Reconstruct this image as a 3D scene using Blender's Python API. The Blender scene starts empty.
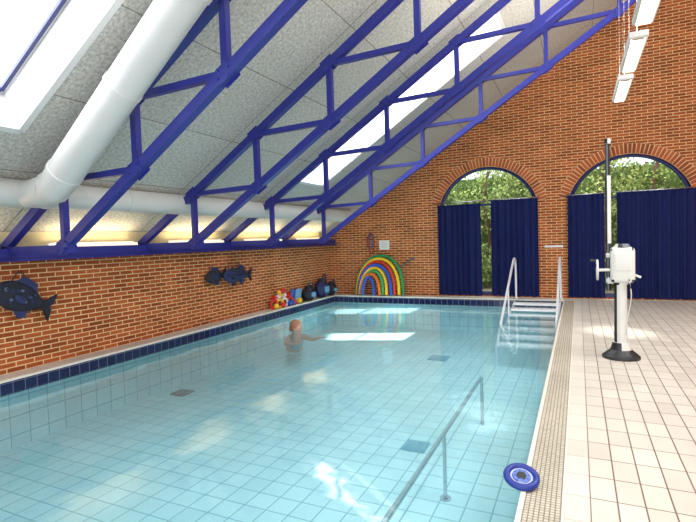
import bpy, bmesh, math, random
from mathutils import Vector, Matrix, Euler
random.seed(7)
S=bpy.context.scene
try:
    S.view_settings.view_transform='Standard'
except Exception as e: print(e)

# ------------------------------------------------ dimensions (metres)
XL,XC,XR,XG,XE=-6.75,-6.42,-0.326,-0.10,6.2
YN,YF=-1.5,12.484
YB,YK=12.94,-3.2
ZB=1.48
ZW=-0.17; ZF=-0.87
M=0.635
XRG=2.5; ZRG=1.86+M*(XRG-XL)
def roofz(x): return 1.86+M*(x-XL) if x<=XRG else ZRG-M*(x-XRG)

# ------------------------------------------------ materials
def srgb(r,g,b):
    f=lambda c:(c/255/12.92) if c/255<=0.04045 else ((c/255+0.055)/1.055)**2.4
    return (f(r),f(g),f(b),1)
def newmat(name):
    m=bpy.data.materials.new(name); m.use_nodes=True
    nt=m.node_tree; b=nt.nodes['Principled BSDF']
    return m,nt,b
def pmat(name,col,rough=0.5,metal=0,noise=0.06,nscale=20,spec=0.5):
    m,nt,b=newmat(name)
    b.inputs['Roughness'].default_value=rough; b.inputs['Metallic'].default_value=metal
    b.inputs['Specular IOR Level'].default_value=spec
    tc=nt.nodes.new('ShaderNodeTexCoord'); n=nt.nodes.new('ShaderNodeTexNoise'); n.inputs['Scale'].default_value=nscale
    n.inputs['Detail'].default_value=4
    nt.links.new(tc.outputs['Object'],n.inputs['Vector'])
    cr=nt.nodes.new('ShaderNodeMixRGB'); 
    cr.inputs[1].default_value=tuple(c*(1-noise) for c in col[:3])+(1,)
    cr.inputs[2].default_value=tuple(min(1,c*(1+noise)) for c in col[:3])+(1,)
    nt.links.new(n.outputs['Fac'],cr.inputs[0]); nt.links.new(cr.outputs[0],b.inputs['Base Color'])
    return m
def gridmat(name,c1,c2,mortar,w,h,ms,offset=0.0,rough=0.4,bump=0.3,var=0.1,vscale=1.5,spec=0.5,smooth=0.1,bias=0.0):
    m,nt,b=newmat(name)
    L=nt.links
    uv=nt.nodes.new('ShaderNodeTexCoord')
    br=nt.nodes.new('ShaderNodeTexBrick')
    br.offset=offset; br.squash=1
    br.inputs['Scale'].default_value=1
    br.inputs['Brick Width'].default_value=w; br.inputs['Row Height'].default_value=h
    br.inputs['Mortar Size'].default_value=ms; br.inputs['Mortar Smooth'].default_value=smooth; br.inputs['Bias'].default_value=bias
    br.inputs['Color1'].default_value=c1; br.inputs['Color2'].default_value=c2; br.inputs['Mortar'].default_value=mortar
    L.new(uv.outputs['UV'],br.inputs['Vector'])
    n=nt.nodes.new('ShaderNodeTexNoise'); n.inputs['Scale'].default_value=vscale; n.inputs['Detail'].default_value=6
    L.new(uv.outputs['UV'],n.inputs['Vector'])
    mr=nt.nodes.new('ShaderNodeMapRange'); mr.inputs[1].default_value=.3; mr.inputs[2].default_value=.7
    mr.inputs[3].default_value=1-var; mr.inputs[4].default_value=1+var
    L.new(n.outputs['Fac'],mr.inputs[0])
    mx=nt.nodes.new('ShaderNodeVectorMath'); mx.operation='SCALE'
    L.new(br.outputs['Color'],mx.inputs[0]); L.new(mr.outputs[0],mx.inputs['Scale'])
    L.new(mx.outputs[0],b.inputs['Base Color'])
    b.inputs['Roughness'].default_value=rough; b.inputs['Specular IOR Level'].default_value=spec
    bp=nt.nodes.new('ShaderNodeBump'); bp.inputs['Strength'].default_value=bump; bp.inputs['Distance'].default_value=0.004
    bp.invert=True
    L.new(br.outputs['Fac'],bp.inputs['Height']); L.new(bp.outputs[0],b.inputs['Normal'])
    return m
M_brick=gridmat('brick_masonry',srgb(176,92,48),srgb(134,64,32),srgb(216,182,134),.24,.0675,.0078,offset=.5,rough=.85,var=.14,vscale=2.2,bump=.5,spec=.2)
M_deck=gridmat('deck_tile',srgb(212,204,192),srgb(198,190,178),srgb(108,84,68),.145,.29,.0045,rough=.35,var=.06)
M_decklight=gridmat('deck_edge_tile',srgb(214,208,198),srgb(204,198,186),srgb(172,160,148),.145,.29,.0035,rough=.4,var=.04)
M_grate=gridmat('gutter_mosaic',srgb(206,198,180),srgb(188,180,160),srgb(132,122,106),.028,.028,.004,rough=.6,var=.08)
M_navytile=gridmat('navy_band_tile',srgb(22,30,78),srgb(16,22,62),srgb(120,130,160),.15,.15,.0035,rough=.15,var=.1)
M_pooltile=gridmat('pool_floor_tile',srgb(196,232,236),srgb(184,224,230),srgb(132,182,196),.24,.24,.007,rough=.4,var=.07,vscale=.8)
M_coping=pmat('coping_white',srgb(222,216,204),.4)
M_blue=pmat('truss_blue_paint',srgb(40,46,134),.4,nscale=5)
M_white=pmat('white_paint',srgb(220,220,218),.5)
M_step=pmat('step_white_plastic',srgb(240,242,244),.4)
M_eavewall=pmat('eave_board',srgb(214,204,166),.7)
M_duct=pmat('duct_paint',srgb(208,208,204),.45,nscale=3)
M_steel=pmat('stainless_steel',srgb(196,200,204),.25,metal=.9)
M_railw=pmat('rail_light',srgb(226,230,234),.3,metal=.2)
M_black=pmat('black_plastic',srgb(30,31,34),.45)
M_dark=pmat('dark_frame',srgb(30,38,92),.4)
M_curtain=pmat('curtain_navy_cloth',srgb(30,38,86),.8,nscale=8,noise=.15,spec=.1)
M_skin=pmat('skin',srgb(206,156,134),.5)
M_hair=pmat('hair_sandy',srgb(160,112,82),.6,nscale=60,noise=.3)
M_lip=pmat('lip',srgb(170,80,76),.4)
M_eye=pmat('eye_white',srgb(235,235,235),.2)
M_pole=pmat('pole_greyblue',srgb(96,104,114),.55,metal=.1)
M_wire=pmat('hanger_wire',srgb(150,110,80),.6)
def tube_em(name,col,s):
    m,nt,b=newmat(name); b.inputs['Base Color'].default_value=(1,1,1,1)
    b.inputs['Emission Color'].default_value=col; b.inputs['Emission Strength'].default_value=s
    return m
M_tube=tube_em('fluorescent_tube',(1,.88,.62,1),1.7)
M_tubew=tube_em('eave_tube_warm',(1,.8,.5,1),.8)
def ceilmat():
    m,nt,b=newmat('wood_wool_ceiling'); L=nt.links
    uv=nt.nodes.new('ShaderNodeTexCoord')
    n=nt.nodes.new('ShaderNodeTexNoise'); n.inputs['Scale'].default_value=26; n.inputs['Detail'].default_value=8; n.inputs['Roughness'].default_value=.75
    L.new(uv.outputs['UV'],n.inputs['Vector'])
    cr=nt.nodes.new('ShaderNodeValToRGB'); cr.color_ramp.elements[0].position=.36; cr.color_ramp.elements[0].color=srgb(162,159,150)
    cr.color_ramp.elements[1].position=.62; cr.color_ramp.elements[1].color=srgb(222,220,212)
    L.new(n.outputs['Fac'],cr.inputs[0])
    br=nt.nodes.new('ShaderNodeTexBrick'); br.offset=0; br.inputs['Scale'].default_value=1
    br.inputs['Brick Width'].default_value=1.2; br.inputs['Row Height'].default_value=2.174
    br.inputs['Mortar Size'].default_value=.008; br.inputs['Color1'].default_value=(1,1,1,1); br.inputs['Color2'].default_value=(.94,.94,.94,1); br.inputs['Mortar'].default_value=(.5,.47,.42,1)
    L.new(uv.outputs['UV'],br.inputs['Vector'])
    mx=nt.nodes.new('ShaderNodeMixRGB'); mx.blend_type='MULTIPLY'; mx.inputs[0].default_value=1
    L.new(cr.outputs[0],mx.inputs[1]); L.new(br.outputs['Color'],mx.inputs[2]); L.new(mx.outputs[0],b.inputs['Base Color'])
    b.inputs['Roughness'].default_value=.95; b.inputs['Specular IOR Level'].default_value=.1
    bp=nt.nodes.new('ShaderNodeBump'); bp.inputs['Strength'].default_value=.25; bp.inputs['Distance'].default_value=.01
    L.new(n.outputs['Fac'],bp.inputs['Height']); L.new(bp.outputs[0],b.inputs['Normal'])
    return m
M_ceil=ceilmat()
def watermat():
    m,nt,b=newmat('pool_water'); L=nt.links; nt.nodes.remove(b)
    out=[n for n in nt.nodes if n.type=='OUTPUT_MATERIAL'][0]
    tr=nt.nodes.new('ShaderNodeBsdfTransparent'); tr.inputs[0].default_value=(.885,.965,.98,1)
    df=nt.nodes.new('ShaderNodeBsdfDiffuse'); df.inputs[0].default_value=srgb(172,222,230)
    gl=nt.nodes.new('ShaderNodeBsdfGlossy'); gl.inputs['Roughness'].default_value=.06; gl.inputs[0].default_value=(1,1,1,1)
    fr=nt.nodes.new('ShaderNodeFresnel'); fr.inputs[0].default_value=1.3
    lw=nt.nodes.new('ShaderNodeLayerWeight'); lw.inputs[0].default_value=.5
    mr=nt.nodes.new('ShaderNodeMapRange'); mr.inputs[1].default_value=.45; mr.inputs[2].default_value=1.0; mr.inputs[3].default_value=.04; mr.inputs[4].default_value=.34
    L.new(lw.outputs['Facing'],mr.inputs[0])
    mt_=nt.nodes.new('ShaderNodeMixShader'); L.new(mr.outputs[0],mt_.inputs[0]); L.new(tr.outputs[0],mt_.inputs[1]); L.new(df.outputs[0],mt_.inputs[2])
    tc=nt.nodes.new('ShaderNodeTexCoord'); n=nt.nodes.new('ShaderNodeTexNoise'); n.inputs['Scale'].default_value=1.6; n.inputs['Detail'].default_value=2
    L.new(tc.outputs['Object'],n.inputs['Vector'])
    bp=nt.nodes.new('ShaderNodeBump'); bp.inputs['Strength'].default_value=.22; bp.inputs['Distance'].default_value=.05
    L.new(n.outputs['Fac'],bp.inputs['Height']); L.new(bp.outputs[0],gl.inputs['Normal']); L.new(bp.outputs[0],fr.inputs['Normal'])
    mx=nt.nodes.new('ShaderNodeMixShader'); L.new(fr.outputs[0],mx.inputs[0]); L.new(mt_.outputs[0],mx.inputs[1]); L.new(gl.outputs[0],mx.inputs[2])
    L.new(mx.outputs[0],out.inputs['Surface']); return m
M_water=watermat()
def leafmat():
    m,nt,b=newmat('leaf_green'); L=nt.links
    tc=nt.nodes.new('ShaderNodeTexCoord'); n=nt.nodes.new('ShaderNodeTexNoise'); n.inputs['Scale'].default_value=3; n.inputs['Detail'].default_value=5
    L.new(tc.outputs['Object'],n.inputs['Vector'])
    cr=nt.nodes.new('ShaderNodeValToRGB'); cr.color_ramp.elements[0].position=.35; cr.color_ramp.elements[0].color=srgb(82,112,54)
    cr.color_ramp.elements[1].position=.65; cr.color_ramp.elements[1].color=srgb(166,190,112)
    L.new(n.outputs['Fac'],cr.inputs[0]); L.new(cr.outputs[0],b.inputs['Base Color']); b.inputs['Roughness'].default_value=.6
    return m
M_leaf=leafmat()
M_hedgeback=pmat('hedge_backing',srgb(84,108,56),.9,nscale=4,noise=.4)  # green backing behind the leaves, mottled by noise
M_bark=pmat('tree_bark',srgb(96,80,62),.9,nscale=8,noise=.3)
M_ground=pmat('garden_ground',srgb(120,120,100),.9)

# ------------------------------------------------ mesh builder
class B:
    def __init__(s,name): s.name=name; s.bm=bmesh.new(); s.mats=[]; s.uv=s.bm.loops.layers.uv.new('UVMap')
    def mi(s,m):
        if m not in s.mats: s.mats.append(m)
        return s.mats.index(m)
    def quad(s,pts,mat,uvs=None):
        vs=[s.bm.verts.new(p) for p in pts]; f=s.bm.faces.new(vs); f.material_index=s.mi(mat)
        if uvs:
            for l,u in zip(f.loops,uvs): l[s.uv].uv=u
        else:
            f.normal_update(); n=f.normal
            for l in f.loops:
                c=l.vert.co
                if abs(n.z)>.7: l[s.uv].uv=(c.x,c.y)
                elif abs(n.x)>.7: l[s.uv].uv=(c.y,c.z)
                else: l[s.uv].uv=(c.x,c.z)
        return f
    def _new(s,fn,mat,smooth=True):
        n0=len(s.bm.faces); fn(); s.bm.faces.ensure_lookup_table()
        i=s.mi(mat)
        for k in range(n0,len(s.bm.faces)):
            s.bm.faces[k].material_index=i; s.bm.faces[k].smooth=smooth
    def box(s,c,size,mat,rot=None,bev=0):
        mtx=Matrix.Translation(Vector(c))@((rot.to_matrix().to_4x4() if isinstance(rot,Euler) else rot) if rot else Matrix.Identity(4))@Matrix.Diagonal((*size,1))
        def fn():
            r=bmesh.ops.create_cube(s.bm,size=1,matrix=mtx)
            if bev:
                es=list({e for v in r['verts'] for e in v.link_edges})
                bmesh.ops.bevel(s.bm,geom=es,offset=bev,segments=3,affect='EDGES',profile=.5)
        s._new(fn,mat,False if not bev else True)
    def bar(s,p0,p1,w,h,mat,up=(0,0,1),bev=0):
        p0=Vector(p0);p1=Vector(p1); d=(p1-p0); L=d.length; x=d.normalized(); u=Vector(up)
        y=u.cross(x)
        if y.length<1e-4: y=Vector((0,1,0))
        y.normalize(); z=x.cross(y)
        R=Matrix((x,y,z)).transposed().to_4x4()
        s.box((p0+p1)/2,(L,w,h),mat,rot=R,bev=bev)
    def cyl(s,p0,p1,r0,r1,mat,n=20):
        p0=Vector(p0);p1=Vector(p1); d=p1-p0
        q=d.to_track_quat('Z','Y').to_matrix().to_4x4()
        mtx=Matrix.Translation((p0+p1)/2)@q
        s._new(lambda:bmesh.ops.create_cone(s.bm,cap_ends=True,segments=n,radius1=r0,radius2=r1,depth=d.length,matrix=mtx),mat)
    def ell(s,c,r,mat,rot=None,u=20,v=14):
        mtx=Matrix.Translation(Vector(c))@(rot.to_matrix().to_4x4() if rot else Matrix.Identity(4))@Matrix.Diagonal((*r,1))
        s._new(lambda:bmesh.ops.create_uvsphere(s.bm,u_segments=u,v_segments=v,radius=1,matrix=mtx),mat)
    def tube(s,pts,r,mat,n=12,closed=False):
        P=[Vector(p) for p in pts]; rs=r if isinstance(r,(list,tuple)) else [r]*len(P)
        def fn():
            rings=[]; prev=None; N=len(P)
            for i,p in enumerate(P):
                a=P[(i-1)%N] if (closed or i>0) else p; c=P[(i+1)%N] if (closed or i<N-1) else p
                t=(c-a).normalized()
                if prev is None:
                    prev=Vector((0,0,1)) if abs(t.z)<.9 else Vector((1,0,0))
                x=(prev-t*prev.dot(t)).normalized(); y=t.cross(x); prev=x
                rings.append([s.bm.verts.new(p+(x*math.cos(2*math.pi*k/n)+y*math.sin(2*math.pi*k/n))*rs[i]) for k in range(n)])
            for i in range(N if closed else N-1):
                A=rings[i];C=rings[(i+1)%N]
                for k in range(n): s.bm.faces.new((A[k],A[(k+1)%n],C[(k+1)%n],C[k]))
            if not closed:
                s.bm.faces.new(rings[0][::-1]); s.bm.faces.new(rings[-1])
        s._new(fn,mat)
    def loft(s,rings,mat,cap=True):
        def fn():
            R=[[s.bm.verts.new(p) for p in r] for r in rings]; n=len(R[0])
            for a,b in zip(R[:-1],R[1:]):
                for k in range(n): s.bm.faces.new((a[k],a[(k+1)%n],b[(k+1)%n],b[k]))
            if cap: s.bm.faces.new(R[0][::-1]); s.bm.faces.new(R[-1])
        s._new(fn,mat)
    def done(s,recalc=True,sharp=40):
        if recalc: bmesh.ops.recalc_face_normals(s.bm,faces=s.bm.faces)
        me=bpy.data.meshes.new(s.name); s.bm.to_mesh(me); s.bm.free()
        for m in s.mats: me.materials.append(m)
        try: me.set_sharp_from_angle(angle=math.radians(sharp))
        except Exception: pass
        o=bpy.data.objects.new(s.name,me); S.collection.objects.link(o); return o
def bez(pts,n=8):
    P=[Vector(p) for p in pts]; P=[P[0]*2-P[1]]+P+[P[-1]*2-P[-2]]; out=[]
    for i in range(1,len(P)-2):
        for k in range(n):
            t=k/n; a,b,c,d=P[i-1],P[i],P[i+1],P[i+2]
            out.append(.5*((2*b)+(-a+c)*t+(2*a-5*b+4*c-d)*t*t+(-a+3*b-3*c+d)*t**3))
    out.append(P[-2]); return out

# ------------------------------------------------ shell
def shell():
    f=B('floor')
    f.quad([(XG,YK,0),(XG+.145,YK,0),(XG+.145,YB,0),(XG,YB,0)],M_decklight,[(0,YK),(.145,YK),(.145,YB),(0,YB)])
    f.quad([(XG+.145,YK,0),(XE,YK,0),(XE,YB,0),(XG+.145,YB,0)],M_deck,[(0,YK),(XE-XG-.145,YK),(XE-XG-.145,YB),(0,YB)])
    f.quad([(XR,YN,0),(XG,YN,0),(XG,YF,0),(XR,YF,0)],M_grate)
    f.quad([(XL,YF,0),(XG,YF,0),(XG,YB,0),(XL,YB,0)],M_decklight)
    f.quad([(XL,YK,0),(XC,YK,0),(XC,YF,0),(XL,YF,0)],M_decklight)
    f.quad([(XC,YK,0),(XG,YK,0),(XG,YN,0),(XC,YN,0)],M_decklight)
    f.done(recalc=False)
    t=B('trim_1')
    t.box(((XC+.0),(YN+YF)/2,.0),(.07,YF-YN,.03),M_coping)
    t.box(((XC+XR)/2,YF,.0),(XR-XC,.07,.03),M_coping)
    t.box((XR,(YN+YF)/2,.0),(.03,YF-YN,.016),M_coping)
    t.box((XG,(YN+YF)/2,.0),(.014,YF-YN,.012),M_coping)
    t.done()
    p=B('pool_basin')
    for (x0,y0,x1,y1) in [(XC,YN,XC,YF),(XC,YF,XR,YF),(XR,YF,XR,YN),(XR,YN,XC,YN)]:
        L=math.hypot(x1-x0,y1-y0)
        p.quad([(x0,y0,-.19),(x1,y1,-.19),(x1,y1,0),(x0,y0,0)],M_navytile,[(0,-.19+.04),(L,-.15),(L,.04),(0,.04)])
        p.quad([(x0,y0,ZF),(x1,y1,ZF),(x1,y1,-.19),(x0,y0,-.19)],M_pooltile,[(0,ZF),(L,ZF),(L,-.19),(0,-.19)])
    p.quad([(XC,YN,ZF),(XR,YN,ZF),(XR,YF,ZF),(XC,YF,ZF)],M_pooltile)
    p.done(recalc=False)
    w=B('pool_water'); w.quad([(XC,YN,ZW),(XR,YN,ZW),(XR,YF,ZW),(XC,YF,ZW)],M_water); w.done(recalc=False)
    l=B('wall_left'); l.quad([(XL,YK,-.02),(XL,YB,-.02),(XL,YB,ZB),(XL,YK,ZB)],M_brick)
    l.quad([(XL-.02,YK,ZB),(XL-.02,YB,ZB),(XL-.02,YB,1.95),(XL-.02,YK,1.95)],M_eavewall); l.done(recalc=False)
    r=B('wall_right'); r.quad([(XE,YB,-.02),(XE,YK,-.02),(XE,YK,roofz(XE)),(XE,YB,roofz(XE))],M_brick); r.done(recalc=False)
    k=B('wall_rear')
    pts=lambda a,b,c,d:[(a,YK,c),(b,YK,c),(b,YK,d),(a,YK,d)]
    k.quad(pts(XL,-4,-.02,roofz(XL)),M_brick)
    k.quad([(XL,YK,roofz(XL)),(-4,YK,roofz(XL)),(-4,YK,roofz(-4))],M_brick)
    k.quad(pts(-4,5,-.02,.4),M_brick)
    k.quad([(-4,YK,3.2),(5,YK,3.2),(5,YK,roofz(5)),(XRG,YK,ZRG),(-4,YK,roofz(-4))],M_brick)
    k.quad([(5,YK,-.02),(XE,YK,-.02),(XE,YK,roofz(XE)),(5,YK,roofz(5))],M_brick)
    for x in (-4,-1,2,5): k.box((x,YK,1.8),(.08,.1,2.8),M_dark)  # rear opening and its bars are added for the fill lamp
    k.done(recalc=False)
WIN=[(-3.387,-.904),(-.208,2.298)]
SPR=2.42; RISE=.95
def archpts(x0,x1,n=28,off=0):
    h=(x1-x0)/2; R=(h*h+RISE*RISE)/(2*RISE); cz=SPR+RISE-R; cx=(x0+x1)/2
    a=math.asin(min(1,h/R)); 
    return [(cx+(R+off)*math.sin(-a+2*a*i/n),cz+(R+off)*math.cos(-a+2*a*i/n)) for i in range(n+1)],(cx,cz,R,a)
def backwall():
    bm=bmesh.new(); uvl=bm.loops.layers.uv.new('UVMap')
    def loop(pts):
        vs=[bm.verts.new((x,YB,z)) for x,z in pts]
        return [bm.edges.new((vs[i],vs[(i+1)%len(vs)])) for i in range(len(vs))]
    es=loop([(XL,-.02),(XE,-.02),(XE,roofz(XE)),(XRG,ZRG),(XL,roofz(XL))])
    for x0,x1 in WIN:
        a,_=archpts(x0,x1); es+=loop([(x0,.03)]+a+[(x1,.03)])
    bmesh.ops.triangle_fill(bm,use_beauty=True,edges=es)
    for f in bm.faces:
        f.normal_update()
        if f.normal.y>0: f.normal_flip()
        for l in f.loops: l[uvl].uv=(l.vert.co.x,l.vert.co.z)
    for x0,x1 in WIN:
        a,_=archpts(x0,x1); pl=[(x0,.03)]+a+[(x1,.03)]; pl.append(pl[0]); L=0
        for (ax,az),(bx,bz) in zip(pl[:-1],pl[1:]):
            d=math.hypot(bx-ax,bz-az)
            vs=[bm.verts.new(q) for q in [(ax,YB,az),(bx,YB,bz),(bx,YB+.3,bz),(ax,YB+.3,az)]]
            f=bm.faces.new(vs)
            for l,u in zip(f.loops,[(L,0),(L+d,0),(L+d,.3),(L,.3)]): l[uvl].uv=u
            L+=d
    me=bpy.data.meshes.new('wall_back'); bm.to_mesh(me); bm.free(); me.materials.append(M_brick)
    o=bpy.data.objects.new('wall_back',me); S.collection.objects.link(o)
    bc=[pmat('arch_brick_%d'%i,srgb(*c),.85) for i,c in enumerate([(176,92,48),(138,66,34),(162,82,42)])]
    mort=pmat('arch_mortar',srgb(214,180,132),.9)
    for i,(x0,x1) in enumerate(WIN):
        t=B('trim_%d'%(i+2))
        _,(cx,cz,R,a)=archpts(x0,x1); n=44
        a0,_=archpts(x0,x1,40,0.0);a1,_=archpts(x0,x1,40,.235)
        for k in range(40):
            t.quad([(a0[k][0],YB-.004,a0[k][1]),(a0[k+1][0],YB-.004,a0[k+1][1]),(a1[k+1][0],YB-.004,a1[k+1][1]),(a1[k][0],YB-.004,a1[k][1])],mort)
        for k in range(n):
            th=-a+2*a*(k+.5)/n; w=2*a*R/n-.012
            c=(cx+(R+.118)*math.sin(th),YB-.004,cz+(R+.118)*math.cos(th))
            t.box(c,(w,.016,.222),random.choice(bc),rot=Matrix.Rotation(th,4,'Y'))
        t.done()
def windows():
    for i,(x0,x1) in enumerate(WIN):
        w=B('window_%d'%(i+1)); y=YB+.10
        a,_=archpts(x0+.03,x1-.03,30,-.02)
        w.tube([(x0+.03,y,.05)]+[(p[0],y,p[1]) for p in a]+[(x1-.03,y,.05)],.05,M_dark,n=8)
        w.box(((x0+x1)/2,y,SPR-.02),(x1-x0-.06,.06,.06),M_dark)
        for q in (.28,.72): w.box((x0+(x1-x0)*q,y,SPR/2),(.05,.05,SPR),M_dark)
        w.box(((x0+x1)/2,y,.08),(x1-x0-.04,.08,.1),M_dark)
        w.done()
def curtain(name,x0,x1,z0,z1,pl=.15,seed=0):
    rnd=random.Random(seed); b=B(name); n=int((x1-x0)/.0125); m=14
    ph=[rnd.uniform(-.6,.6) for _ in range(6)]
    grid=[]
    for j in range(m+1):
        row=[]; t=j/m
        for i in range(n+1):
            x=x0+(x1-x0)*i/n; k=2*math.pi*(x-x0)/pl
            d=.046*math.sin(k+ph[0]+.6*math.sin(k*.23+ph[1]))+.014*math.sin(k*.41+ph[2]+t*1.1)
            row.append(b.bm.verts.new((x+.008*math.sin(k*.3+t*2),YB-.085+d*(1-.25*t),z0+(z1-z0)*t)))
        grid.append(row)
    mi=b.mi(M_curtain)
    for j in range(m):
        for i in range(n):
            f=b.bm.faces.new((grid[j][i],grid[j][i+1],grid[j+1][i+1],grid[j+1][i])); f.smooth=True; f.material_index=mi
    b.box(((x0+x1)/2,YB-.09,z1),(x1-x0,.02,.03),M_curtain)
    b.cyl((x0-.05,YB-.09,2.5),(x1+.05,YB-.09,2.5),.014,.014,M_dark)
    for i in range(int((x1-x0)/.14)): b.tube([( x0+.07+.14*i,YB-.09+.022*math.cos(q),2.5+.022*math.sin(q)) for q in [k*math.pi/6 for k in range(12)]],.004,M_steel,n=6,closed=True)
    b.done(sharp=180)
def roof():
    c=B('ceiling')
    ys=[YK,-.45,.95,1.85,3.14,8.5,9.66,YB]; xs=[XL-.02,-5.2,-1.2,XRG]
    ca=math.cos(math.atan(M))
    for i in range(len(xs)-1):
        for j in range(len(ys)-1):
            x0,x1,y0,y1=xs[i],xs[i+1],ys[j],ys[j+1]
            if i==1 and j in (3,5): continue
            P=[(x0,y0,roofz(x0)),(x0,y1,roofz(x0)),(x1,y1,roofz(x1)),(x1,y0,roofz(x1))]
            c.quad(P,M_ceil,[((p[0]-XL)/ca,p[1]-3.79+21.74) for p in P])
    for (x0,x1,y0,y1) in [(XRG,XE,YK,3),(XRG,XE,7.5,YB),(XRG,3.2,3,7.5),(5.2,XE,3,7.5)]:  # gap in the unseen slope, added to let fill light in
        z0=ZRG-M*(x0-XRG); z1=ZRG-M*(x1-XRG)
        P=[(x0,y0,z0),(x0,y1,z0),(x1,y1,z1),(x1,y0,z1)]
        c.quad(P,M_ceil,[((p[0]-XRG)/ca,p[1]) for p in P])
    c.done(recalc=False)
    for k,(y0,y1) in enumerate([(1.85,3.14),(8.5,9.66)]):
        w=B('window_%d'%(k+3)); x0,x1=-5.2,-1.2; nx,nz=-math.sin(math.atan(M)),math.cos(math.atan(M))
        D=.5
        lo=lambda x,y:(x,y,roofz(x)); hi=lambda x,y:(x+nx*D,y,roofz(x)+nz*D)
        E=[((x0,y0),(x1,y0)),((x1,y0),(x1,y1)),((x1,y1),(x0,y1)),((x0,y1),(x0,y0))]
        for a,b in E:
            w.quad([lo(*a),lo(*b),hi(*b),hi(*a)],M_white)
            w.bar(Vector(lo(*a))-Vector((0,0,.01)),Vector(lo(*b))-Vector((0,0,.01)),.07,.03,M_white,up=(nx,0,nz))
            w.bar(hi(*a),hi(*b),.10,.05,M_white,up=(nx,0,nz))
        h2=lambda x,y:(x+nx*(D-.03),y,roofz(x)+nz*(D-.03))
        for a,b in [((x0+.05,y0+.05),(x1-.05,y0+.05)),((x1-.05,y0+.05),(x1-.05,y1-.05)),((x1-.05,y1-.05),(x0+.05,y1-.05)),((x0+.05,y1-.05),(x0+.05,y0+.05))]:
            w.bar(h2(*a),h2(*b),.04,.03,M_dark,up=(nx,0,nz))
        for q in (1/3,2/3):
            x=x0+(x1-x0)*q; w.bar(h2(x,y0),h2(x,y1),.05,.04,M_white,up=(nx,0,nz))
        w.done(recalc=False)
def truss(y):
    t=B('roof_truss'); zt=1.63; XB=-5.53; zb=1.64; W,H=.10,.105
    top=lambda x: zt+M*(x-XL); bot=lambda x: zb+M*(x-XB)
    xe=XRG
    t.bar((XL,y,top(XL)),(xe,y,top(xe)),W,H,M_blue)
    t.bar((XB-.1,y,bot(XB-.1)),(xe,y,bot(xe)),W,H,M_blue)
    t.bar((XL,y,1.60),(XB+.1,y,1.60),W,.10,M_blue)
    x=XB; st=1.25
    while x<xe-.1:
        t.bar((x,y,bot(x)),(x,y,top(x)),.075,.075,M_blue,up=(0,1,0))
        if x+st<xe: t.bar((x,y,top(x)),(x+st,y,bot(x+st)),.07,.07,M_blue)
        for zz in (bot(x),top(x)):
            for sgn in (-1,1):
                t.box((x,y+sgn*.053,zz),(.2,.008,.15),M_blue,rot=Matrix.Rotation(-math.atan(M),4,'Y'))
                for dx,dz in ((-.06,-.05),(.06,-.03),(-.06,.03),(.06,.05)):
                    t.cyl((x+dx,y+sgn*.055,zz+dz),(x+dx,y+sgn*.07,zz+dz),.014,.014,M_blue,n=8)
        x+=st
    t.done()
def eave():
    b=B('eave_beam'); b.box((XL+.09,(YK+YB)/2,1.555),(.2,YB-YK,.15),M_blue); 
    b.box((XL+.12,(YK+YB)/2,1.47),(.26,YB-YK,.02),M_blue); b.done()
    e=B('eave_strip_light'); 
    for i in range(7):
        y=-1.5+2.17*i; e.box((XL+.12,y,1.652),(.08,1.5,.04),M_white); e.cyl((XL+.12,y-.7,1.68),(XL+.12,y+.7,1.68),.014,.014,M_tubew)
    e.done()
def ducts():
    d=B('ventilation_duct'); x,z=-5.83,2.26; r=.16
    d.cyl((x,-3,z),(x,12.3,z),r,r,M_duct,n=32)
    d.cyl((x,12.28,z),(x,12.34,z),r+.015,r+.015,M_duct,n=32)
    for i in range(13): d.cyl((x,-2+1.15*i,z),(x,-1.96+1.15*i,z),r+.008,r+.008,M_duct,n=32)
    A=Vector((-5.04,3.48,2.42)); E=Vector((-2.87,3.3,3.90)); dr=(E-A).normalized()
    pts=bez([(-5.82,3.5,2.26),(-5.52,3.5,2.255),(-5.30,3.5,2.30),A,E,E+dr*1.5,E+dr*2.8],8)
    d.tube(pts,[.155]*8+[.165]*8+[.175]*8+[.18]*(len(pts)-24),M_duct,n=32)
    for k in (.02,1.3,2.5,3.8):
        p=A+dr*k; d.cyl(p-dr*.02,p+dr*.02,.19,.19,M_duct,n=32)
    for y in (4.9,7.05,9.2,11.4): d.cyl((x,y,z+r),(x,y,roofz(x)),.008,.008,M_steel,n=8)
    d.done()
def lamps():
    x=.65; z=3.8
    for i in range(5):
        y1=9.6-1.7*i; y0=y1-1.34
        l=B('ceiling_strip_light')
        l.box((x,(y0+y1)/2,z+.05),(.2,y1-y0,.07),M_white,bev=.01); l.box((x,(y0+y1)/2,z+.01),(.15,y1-y0-.12,.05),M_tube,bev=.015)
        for q in (.2,1.14): l.cyl((x,y0+q,z+.07),(x,y0+q,roofz(x)),.0025,.0025,M_wire,n=6)
        l.done()
def ladder():
    o=B('pool_steps'); x0,x1=-1.42,-.40
    for i in range(7):
        y=12.15-.45*i; z=-.05-.07*i
        o.box(((x0+x1)/2,y,z),(x1-x0,.30,.035),M_step,bev=.01)
        o.box(((x0+x1)/2,y-.15,z+.004),(x1-x0,.02,.045),M_step)
    for x in (x0,x1):
        o.bar((x,12.4,-.06),(x,9.3,-.54),.03,.08,M_railw)
        o.cyl((x,9.4,-.5),(x,9.4,ZF),.02,.02,M_railw); o.cyl((x,10.9,-.3),(x,10.9,ZF),.02,.02,M_railw)
        pts=bez([(x,9.3,-.52),(x,10.3,.0),(x,11.5,.62),(x,12.1,.93),(x,12.35,1.02),(x,12.55,.97),(x,12.64,.75),(x,12.66,.4),(x,12.66,0)],8)
        o.tube(pts,.026,M_railw,n=12); o.cyl((x,12.66,0),(x,12.66,.02),.05,.05,M_steel)
        o.cyl((x,11.2,.46),(x,11.2,-.26),.016,.016,M_railw)
    o.done()
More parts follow.
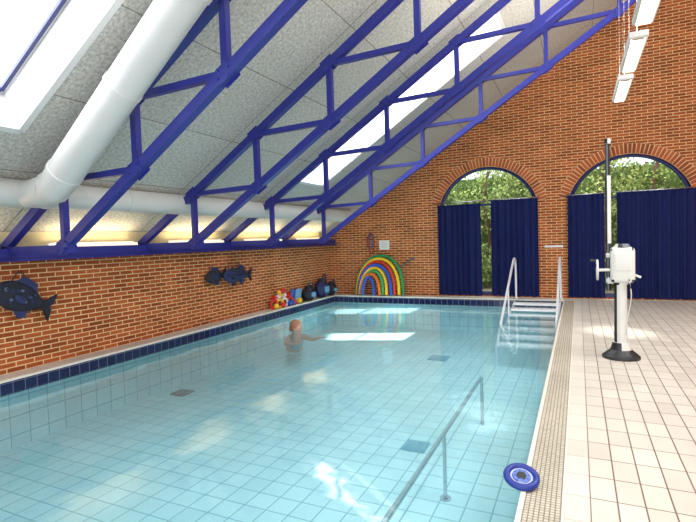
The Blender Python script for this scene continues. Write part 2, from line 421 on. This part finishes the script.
def handrail():
    o=B('underwater_handrail'); x=-1.16; z=-.24
    o.tube(bez([(x,6.35,ZF),(x,6.35,-.5),(x,6.33,-.28),(x,6.2,z),(x,5,z),(x,3.6,z),(x,2.2,z),(x,1.0,z),(x,.9,-.35),(x,.9,ZF)],6),.022,M_steel)
    for y in (4.4,2.6): o.cyl((x,y,z),(x,y,ZF),.018,.018,M_steel); o.cyl((x,y,ZF),(x,y,ZF+.02),.05,.05,M_steel)
    o.done()
def drains():
    dk=pmat('drain_dark',srgb(90,98,90),.6); bl=pmat('drain_blue',srgb(110,168,188),.5)
    for nm,x,y,s,m in [('pool_drain_cover',-6.0,6.0,.28,dk),('pool_drain_cover',-2.6,9.6,.38,bl),('pool_drain_cover',-1.77,5.4,.28,bl)]:
        d=B(nm); d.box((x,y,ZF+.01),(s,s,.02),m,bev=.004)
        for k in range(6): d.box((x-s/2+s*(k+.5)/6,y,ZF+.024),(.02,s*.86,.01),m)
        d.done()
def lift():
    o=B('pool_lift'); x,y=.47,6.96
    prof=[(.215,0),(.215,.03),(.19,.05),(.12,.11),(.095,.2)]
    for (r0,z0),(r1,z1) in zip(prof[:-1],prof[1:]): o.cyl((x,y,z0),(x,y,z1),r0,r1,M_black,n=36)
    o.cyl((x,y,.2),(x,y,.95),.075,.07,M_duct,n=28)
    o.cyl((x,y,.93),(x,y,.97),.085,.085,M_duct,n=28)
    o.box((x+.02,y-.02,1.18),(.27,.22,.44),M_duct,bev=.04)
    o.box((x+.02,y-.13,1.22),(.18,.03,.22),M_white,bev=.01)
    o.cyl((x+.02,y-.02,1.40),(x+.02,y-.02,1.44),.1,.07,M_duct)
    px=x-.13
    o.cyl((px,y,.85),(px,y,2.74),.026,.026,M_pole); o.cyl((px,y,2.7),(px,y,2.76),.036,.036,M_black)
    o.cyl((px,y,1.45),(px,y,2.3),.034,.034,M_pole)
    o.box((x-.06,y,.98),(.2,.08,.08),M_duct,bev=.015)
    o.box((x-.06,y,1.3),(.2,.08,.06),M_duct,bev=.015)
    o.cyl((x-.12,y-.08,1.12),(x-.26,y-.1,1.12),.02,.02,M_duct)
    o.tube([(x-.26,y-.1+.12*math.cos(a),1.12+.12*math.sin(a)) for a in [k*math.pi/10 for k in range(20)]],.013,M_duct,closed=True)
    o.cyl((x-.26,y-.1,1.24),(x-.34,y-.1,1.24),.016,.016,M_black)
    o.cyl((x+.12,y,1.06),(x+.22,y-.02,1.02),.016,.016,M_duct)
    o.tube(bez([(x+.08,y-.12,1.04),(x+.1,y-.2,.8),(x+.06,y-.14,.5),(x+.05,y-.09,.3)],8),.006,M_duct,n=8)
    o.done()
def disc():
    bl=pmat('float_blue',srgb(22,46,132),.45); wt=pmat('dial_white',srgb(180,190,214),.4); lb=pmat('dial_blue',srgb(90,116,184),.4)
    o=B('pool_thermometer_float'); 
    o.tube([(.09*math.cos(a),.09*math.sin(a),.022) for a in [k*math.pi/16 for k in range(32)]],.022,bl,n=12,closed=True)
    o.cyl((0,0,.006),(0,0,.026),.08,.08,bl,n=32); o.cyl((0,0,.026),(0,0,.032),.058,.055,wt,n=32); o.cyl((0,0,.032),(0,0,.036),.034,.03,lb,n=32)
    for k in range(8):
        a=k*math.pi/4; o.box((.045*math.cos(a),.045*math.sin(a),.034),(.012,.003,.002),M_black,rot=Matrix.Rotation(a,4,'Z'))
    ob=o.done(); ob.location=(-.35,3.21,.03); ob.rotation_euler=(.3,.0,.35)
def noodles():
    cols=[(30,140,80),(236,200,40),(214,60,40),(40,90,200),(240,196,50),(60,160,90),(230,120,40),(40,90,190)]
    o=B('foam_noodles'); rr=random.Random(11)
    for i,c in enumerate(cols):
        m=pmat('foam_%d'%i,srgb(*c),.7)
        xl=-5.78+.045*i; xr=-4.36-.105*i+rr.uniform(-.03,.03); hz=1.08-.085*i; cx=(xl+xr)/2; hw=(xr-xl)/2
        fy=YB-.34-.035*i; yr=rr.uniform(-.06,.04); sk=rr.uniform(-.06,.0)
        pts=[]
        for k in range(29):
            a=math.pi*(1-k/28); lean=math.sin(a)
            pts.append((cx+hw*math.cos(a)+sk*lean,fy+(.24-.01*i)*lean+yr*(k/28),.045+(hz*lean**.85 if 0<k<28 else 0)))
        o.tube(pts,.042,m,n=12)
    o.done()
def wallbits():
    n=B('wall_notice'); n.box((-5.0,YB-.012,1.42),(.30,.012,.26),M_white); n.box((-5.0,YB-.02,1.42),(.2,.004,.16),M_duct); n.done()
    n=B('wall_label'); n.box((-.55,YB-.012,1.28),(.42,.012,.05),M_white); n.done()
    red=pmat('hose_red',srgb(150,50,40),.5); hb=pmat('hose_blue',srgb(40,60,130),.5)
    h=B('hanging_hose')
    h.cyl((-5.4,YB,1.78),(-5.4,YB-.10,1.78),.015,.015,M_steel)
    h.tube(bez([(-5.38,YB-.07,1.79),(-5.50,YB-.06,1.55),(-5.44,YB-.05,1.25),(-5.34,YB-.06,1.22),(-5.28,YB-.06,1.5),(-5.38,YB-.07,1.79)],8),.014,red)
    h.tube(bez([(-5.38,YB-.09,1.80),(-5.44,YB-.08,1.6),(-5.39,YB-.08,1.34),(-5.32,YB-.08,1.55),(-5.38,YB-.09,1.80)],8),.011,hb)
    h.done()
    h=B('wall_grab_pole'); h.cyl((-4.62,YB-.1,.72),(-4.1,YB-.1,1.06),.022,.022,M_pole); h.box((-4.6,YB-.06,.74),(.08,.12,.08),M_black); h.box((-4.15,YB-.06,1.03),(.06,.12,.06),M_black); h.done()
def fish(y,z,w,tilt,cols,hr=.36,dx=0):
    o=B('fish_decoration'); h=w*hr
    prof=[(-.5,.04),(-.47,.20),(-.40,.36),(-.28,.47),(-.12,.5),(.05,.44),(.2,.3),(.3,.17),(.36,.12)]
    rings=[]
    for t,hh in prof:
        rings.append([(math.cos(a)*hh*.16*w*.8,t*w,math.sin(a)*hh*h) for a in [2*math.pi*k/20 for k in range(20)]])
    o.loft(rings,cols[0])
    def fin(pts,m,th=.02):
        o.loft([[(-th/2,p[0]*w,p[1]*h) for p in pts],[(th/2,p[0]*w,p[1]*h) for p in pts]],m)
    fin([(.34,.1),(.52,.5),(.5,.1),(.46,0),(.5,-.1),(.52,-.5),(.34,-.1)],cols[0],.04)
    fin([(-.25,.44),(-.12,.72),(.1,.62),(.18,.3)],cols[1]); fin([(-.1,-.44),(.0,-.68),(.12,-.6),(.12,-.36)],cols[1])
    o.ell((.055,-.1*w,-.08*h),(.02,.1*w,.12*h),cols[1],rot=Euler((-.4,0,0)))
    o.ell((.045,-.36*w,.1*h),(.018,.03*w,.07*h),cols[2]); o.ell((.06,-.36*w,.1*h),(.01,.015*w,.035*h),M_black)
    r=random.Random(int(y*10))
    for k in range(16):
        t=r.uniform(-.25,.25); q=r.uniform(-.28,.28); o.ell((.062*w*1.0-.06*abs(q)*w*.4,t*w,q*h),(.012,.03*w,.05*h),cols[1+k%2])
    o.tube(bez([(.0,-.3*w,.4*h),(-.01,-.26*w,.75*h),(-.03,-.2*w,.82*h),(-.01,-.14*w,.75*h),(.0,-.1*w,.48*h)],6),.008,M_black,n=6)
    ob=o.done(); ob.location=(XL+.11+dx,y,z); ob.rotation_euler=(tilt,0,0)
def toys():
    dk=pmat('bag_black',srgb(26,28,36),.7); nb=pmat('bag_navy',srgb(30,40,90),.7)
    rd=pmat('toy_red',srgb(200,40,34),.5); yl=pmat('toy_yellow',srgb(232,190,50),.5); lb=pmat('toy_lightblue',srgb(110,160,200),.5); pk=pmat('toy_white',srgb(225,215,210),.5); bb=pmat('toy_blue',srgb(40,80,170),.5)
    o=B('pool_toy_pile'); r=random.Random(3)
    y0=9.95; x=XL+.2
    for i in range(4):
        c=Vector((x+r.uniform(-.03,.05),y0-.35+.22*i,.12)); m=[rd,yl,pk,rd][i]; R=.09
        o.tube([(c.x+.3*R*math.cos(a),c.y+R*math.cos(a),c.z+R*math.sin(a)) for a in [k*math.pi/8 for k in range(16)]],.03,m,n=10,closed=True)
    for i in range(9):
        o.ell((x+r.uniform(-.07,.08),y0+r.uniform(-.4,.9),.07+r.uniform(0,.02)),(.07,.07,.07),[yl,rd,bb,lb][i%4])
    for i in range(3):
        yy=y0-.25+.25*i; zz=.27+.03*(i%2)
        o.cyl((x-.02,yy-.09,zz),(x-.02,yy+.09,zz),.015,.015,pk); 
        for s in (-1,1): o.cyl((x-.02,yy+s*.09-.03,zz),(x-.02,yy+s*.09+.03,zz),.06,.06,[rd,yl,rd][i])
    o.ell((x-.03,y0+.05,.40),(.08,.1,.07),rd); o.ell((x-.03,y0-.1,.38),(.05,.06,.05),yl)
    for i,(yy,m) in enumerate([(10.62,bb),(10.80,lb)]):
        o.box((XL+.10+.03*i,yy,.2),(.03,.28,.36),m,rot=Euler((0,.18,0)),bev=.012)
    o.done()
    for i,(y,w,h) in enumerate([(11.25,.5,.45),(12.0,.55,.6),(12.55,.4,.42)]):
        o=B('swim_bag'); xx=XL+.19
        o.ell((xx,y,h*.42),(.16,w/2,h*.42),dk if i!=1 else nb); o.ell((xx+.02,y,h*.72),(.12,w*.33,h*.22),dk)
        o.tube(bez([(xx+.05,y-w*.25,h*.75),(xx+.08,y-w*.15,h*1.05),(xx+.08,y+w*.15,h*1.05),(xx+.05,y+w*.25,h*.75)],8),.014,nb)
        o.box((xx+.15,y,h*.4),(.03,w*.5,h*.3),nb,bev=.01)
        o.tube(bez([(xx+.17,y-w*.2,h*.2),(xx+.175,y,h*.24),(xx+.17,y+w*.2,h*.2)],6),.008,lb,n=6)
        o.done()
def swimmer():
    o=B('head'); 
    o.ell((0,0,.0),(.095,.078,.115),M_skin,u=28,v=20)
    o.ell((.035,0,-.055),(.062,.058,.062),M_skin)
    o.ell((.098,0,-.012),(.02,.013,.024),M_skin,rot=Euler((0,.3,0)))
    for s in (-1,1):
        o.ell((.083,s*.032,.012),(.012,.015,.008),M_eye); o.ell((.092,s*.032,.012),(.005,.007,.006),M_black)
        o.ell((.082,s*.033,.034),(.014,.02,.005),M_hair)
        o.ell((0,s*.08,-.01),(.018,.009,.03),M_skin)
    o.ell((.087,0,-.055),(.012,.024,.007),M_lip)
    o.ell((-.024,0,.030),(.105,.095,.112),M_hair,u=28,v=20)
    o.ell((-.1,0,-.02),(.05,.06,.07),M_hair)
    # the head is turned towards the far end of the room
    ob=o.done(sharp=180); ob.scale=(1.12,1.12,1.12); ob.rotation_euler=(0,0,math.radians(50))
    me=bpy.data.meshes.new('body')
    verts=[(-.50,0,-.50),(-.36,0,-.40),(-.20,0,-.28),(-.10,0,-.20),(-.03,0,-.11),(0.0,0,-.0),
       (-.08,.17,-.22),(.06,.30,-.26),(.20,.44,-.20),
       (-.08,-.17,-.22),(.10,-.24,-.30),(.30,-.14,-.26),
       (-.56,.09,-.54),(-.92,.13,-.62),(-1.28,.10,-.64),(-1.42,.10,-.64),
       (-.56,-.09,-.54),(-.92,-.13,-.62),(-1.28,-.10,-.64),(-1.42,-.10,-.64)]
    edges=[(0,1),(1,2),(2,3),(3,4),(4,5),(3,6),(6,7),(7,8),(3,9),(9,10),(10,11),(0,12),(12,13),(13,14),(14,15),(0,16),(16,17),(17,18),(18,19)]
    rad=[.12,.11,.12,.10,.055,.05,.06,.045,.03,.06,.045,.03,.085,.06,.04,.03,.085,.06,.04,.03]
    me.from_pydata(verts,edges,[]); me.materials.append(M_skin)
    bo=bpy.data.objects.new('body',me); S.collection.objects.link(bo)
    sk=bo.modifiers.new('skin','SKIN'); sv=me.skin_vertices[0].data
    for i,rr in enumerate(rad): sv[i].radius=(rr,rr)
    sv[0].use_root=True
    ss=bo.modifiers.new('sub','SUBSURF'); ss.levels=2; ss.render_levels=2; sk.use_smooth_shade=True
    h=B('hands')
    for s,P,d in ((1,Vector((.20,.44,-.20)),Vector((.7,.7,.15))),(-1,Vector((.30,-.14,-.26)),Vector((.9,.3,.1)))):
        d=d.normalized(); side=Vector((-d.y,d.x,0)).normalized()
        h.ell(P+d*.045,(.05,.04,.016),M_skin,rot=Euler((0,0,math.atan2(d.y,d.x))))
        for k,(off,ln) in enumerate([(-.03,.062),(-.01,.075),(.011,.07),(.03,.055)]):
            a=P+d*.075+side*off; h.tube([a,a+d*ln*.5+side*off*.15,a+d*ln+side*off*.2+Vector((0,0,-.012))],[.0095,.0085,.006],M_skin,n=8)
        a=P+d*.02-side*(s*.035); h.tube([a,a+d*.03-side*s*.03,a+d*.06-side*s*.035],[.011,.01,.007],M_skin,n=8)
    hn=h.done(sharp=180)
    suit=pmat('swimsuit_teal',srgb(110,170,185),.6); st=B('swimsuit'); st.ell((-.34,0,-.385),(.29,.145,.135),suit,rot=Euler((0,-.68,0))); sto=st.done(sharp=180)
    e=bpy.data.objects.new('swimmer',None); S.collection.objects.link(e)
    for q in (ob,bo,hn,sto): q.parent=e
    e.location=(-5.12,8.25,-.115); e.rotation_euler=(0,0,math.radians(-54))
def garden():
    g=B('ground'); g.quad([(-14,YB+.3,-.05),(14,YB+.3,-.05),(14,YB+12,-.05),(-14,YB+12,-.05)],M_ground); g.done(recalc=False)
    h=B('garden_hedge'); r=random.Random(5)
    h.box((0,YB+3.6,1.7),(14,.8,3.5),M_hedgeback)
    blobs=[(r.uniform(-6.5,5.5),YB+r.uniform(2.3,3.1),r.uniform(.2,4.1),r.uniform(.4,.75)) for _ in range(95)]
    for i in range(30000):
        bx,by,bz,br=blobs[i%95]; v=Vector((r.gauss(0,1),r.gauss(0,1),r.gauss(0,1))).normalized()*br*r.uniform(.7,1.05)
        s=r.uniform(.03,.065)
        R=Euler((r.uniform(-1,1),r.uniform(-3,3),r.uniform(-1,1))).to_matrix(); c=Vector((bx,by,bz))+v
        if c.z<0: continue
        h.quad([c+R@Vector(p) for p in [(-s,0,0),(0,.0,-s*.6),(s,0,0),(0,0,s*.6)]],M_leaf,[(0,0)]*4)
    for tx in (-4.6,-2.6,-.9,.6,1.9):
        h.tube(bez([(tx,YB+2.6,0),(tx+.1,YB+2.6,1.6),(tx-.05,YB+2.6,2.8),(tx+.2,YB+2.7,4.0)],6),.05,M_bark,n=8)
    h.done(recalc=False)
shell(); backwall(); windows(); roof(); eave(); ducts(); lamps()
curtain('curtain',-3.42,-2.29,.04,2.42,seed=1); curtain('curtain',-2.04,-.90,.04,2.48,seed=2)
curtain('curtain',-.24,.56,.04,2.48,seed=3); curtain('curtain',.80,2.34,.04,2.48,seed=4)
for y in (3.79,5.966,8.14,10.314,1.62,-.55): truss(y)
ladder(); handrail(); drains(); lift(); disc(); noodles(); wallbits()
cb=pmat('fish_black',srgb(26,30,46),.7); cn=pmat('fish_navy',srgb(34,46,92),.7); cl=pmat('fish_steelblue',srgb(80,98,130),.6)
fish(3.93,.96,.78,-.42,[cb,cn,cl],.5); fish(7.70,.95,.60,.05,[cb,cn,cn],.46); fish(8.12,.90,.60,-.2,[cn,cb,cb],.46,.1); fish(8.54,.93,.62,-.1,[cb,cn,cn],.46)
toys(); swimmer(); garden()

# ------------------------------------------------ lights
def area(name,loc,rot,sx,sy,p,col=(1,1,1)):
    l=bpy.data.lights.new(name,'AREA'); l.shape='RECTANGLE'; l.size=sx; l.size_y=sy; l.energy=p; l.color=col
    o=bpy.data.objects.new(name,l); S.collection.objects.link(o); o.location=loc; o.rotation_euler=rot; return o
th=math.atan(M)
for k,(y,p) in enumerate([(2.495,130),(9.08,150)]):
    x=-3.2; z=roofz(x)
    area('skylight_daylight',(x-math.sin(th)*.49,y,z+math.cos(th)*.49),(0,-th,0),3.9/math.cos(th),1.15,p,(.93,.97,1))
area('right_slope_fill',(4.2,5.25,ZRG-M*1.7+.1),(0,th,0),2.2,4.4,390,(.96,.98,1))  # fill lamp added at a made-up opening in the unseen slope
area('rear_fill',(.5,YK-.1,1.8),(math.radians(90),0,0),8.8,2.7,440,(.95,.98,1))  # unseen lamp added behind the rear opening to fill the room
area('strip_light_glow',(.65,5.5,3.75),(0,0,0),.2,8.0,80,(1,.95,.86))
area('ceiling_fill_up',(.65,5.5,3.95),(math.pi,0,0),.2,8.0,320,(1,.95,.86))  # unseen lamp added above the strips, fills the ceiling from below
for i in range(7):
    y=-1.5+2.17*i; area('eave_lamp',(XL+.14,y,1.70),(math.radians(180),0,0),.06,1.4,7,(1,.76,.44))
area('hedge_fill',(0,YB+1.0,6.5),(math.radians(14),0,0),12,2,800,(1,.98,.9))  # unseen area lamp added over the hedge to brighten its leaves
def beam(tgt,via,e,ang,dist=34):
    sp=bpy.data.lights.new('sunbeam','SPOT'); sp.energy=e; sp.spot_size=math.radians(ang); sp.spot_blend=.2; sp.shadow_soft_size=.15; sp.color=(1,.97,.9)
    so=bpy.data.objects.new('sunbeam',sp); S.collection.objects.link(so)
    tgt=Vector(tgt); d=(Vector(via)-tgt).normalized(); so.location=tgt+d*dist
    so.rotation_euler=(-d).to_track_quat('-Z','Y').to_euler()
beam((-4.25,11.25,ZF),(-2.2,9.08,roofz(-2.2)),330000,5.4)
beam((.55,8.75,0),(3.9,5.6,roofz(3.9)),75000,1.6)
w=bpy.data.worlds.new('World'); S.world=w; w.use_nodes=True
bg=w.node_tree.nodes['Background']; bg.inputs[0].default_value=(.88,.94,1,1); bg.inputs[1].default_value=1.8

# ------------------------------------------------ camera
f,yaw,pt,r=484.8,25.48,-2.357,1.858
y,p_,r_=[math.radians(a) for a in (yaw,pt,r)]
F=Vector((-math.sin(y)*math.cos(p_),math.cos(y)*math.cos(p_),math.sin(p_))); R=Vector((math.cos(y),math.sin(y),0)); U=R.cross(F)
R2=R*math.cos(r_)-U*math.sin(r_); U2=U*math.cos(r_)+R*math.sin(r_)
cam=bpy.data.cameras.new('camera'); co=bpy.data.objects.new('camera',cam); S.collection.objects.link(co)
mt=Matrix((R2,U2,-F)).transposed().to_4x4(); mt.translation=Vector((0,0,1.6)); co.matrix_world=mt
cam.sensor_width=36; cam.sensor_fit='HORIZONTAL'; cam.lens=f/696*36; cam.shift_y=-.0016; cam.clip_start=.05
S.camera=co
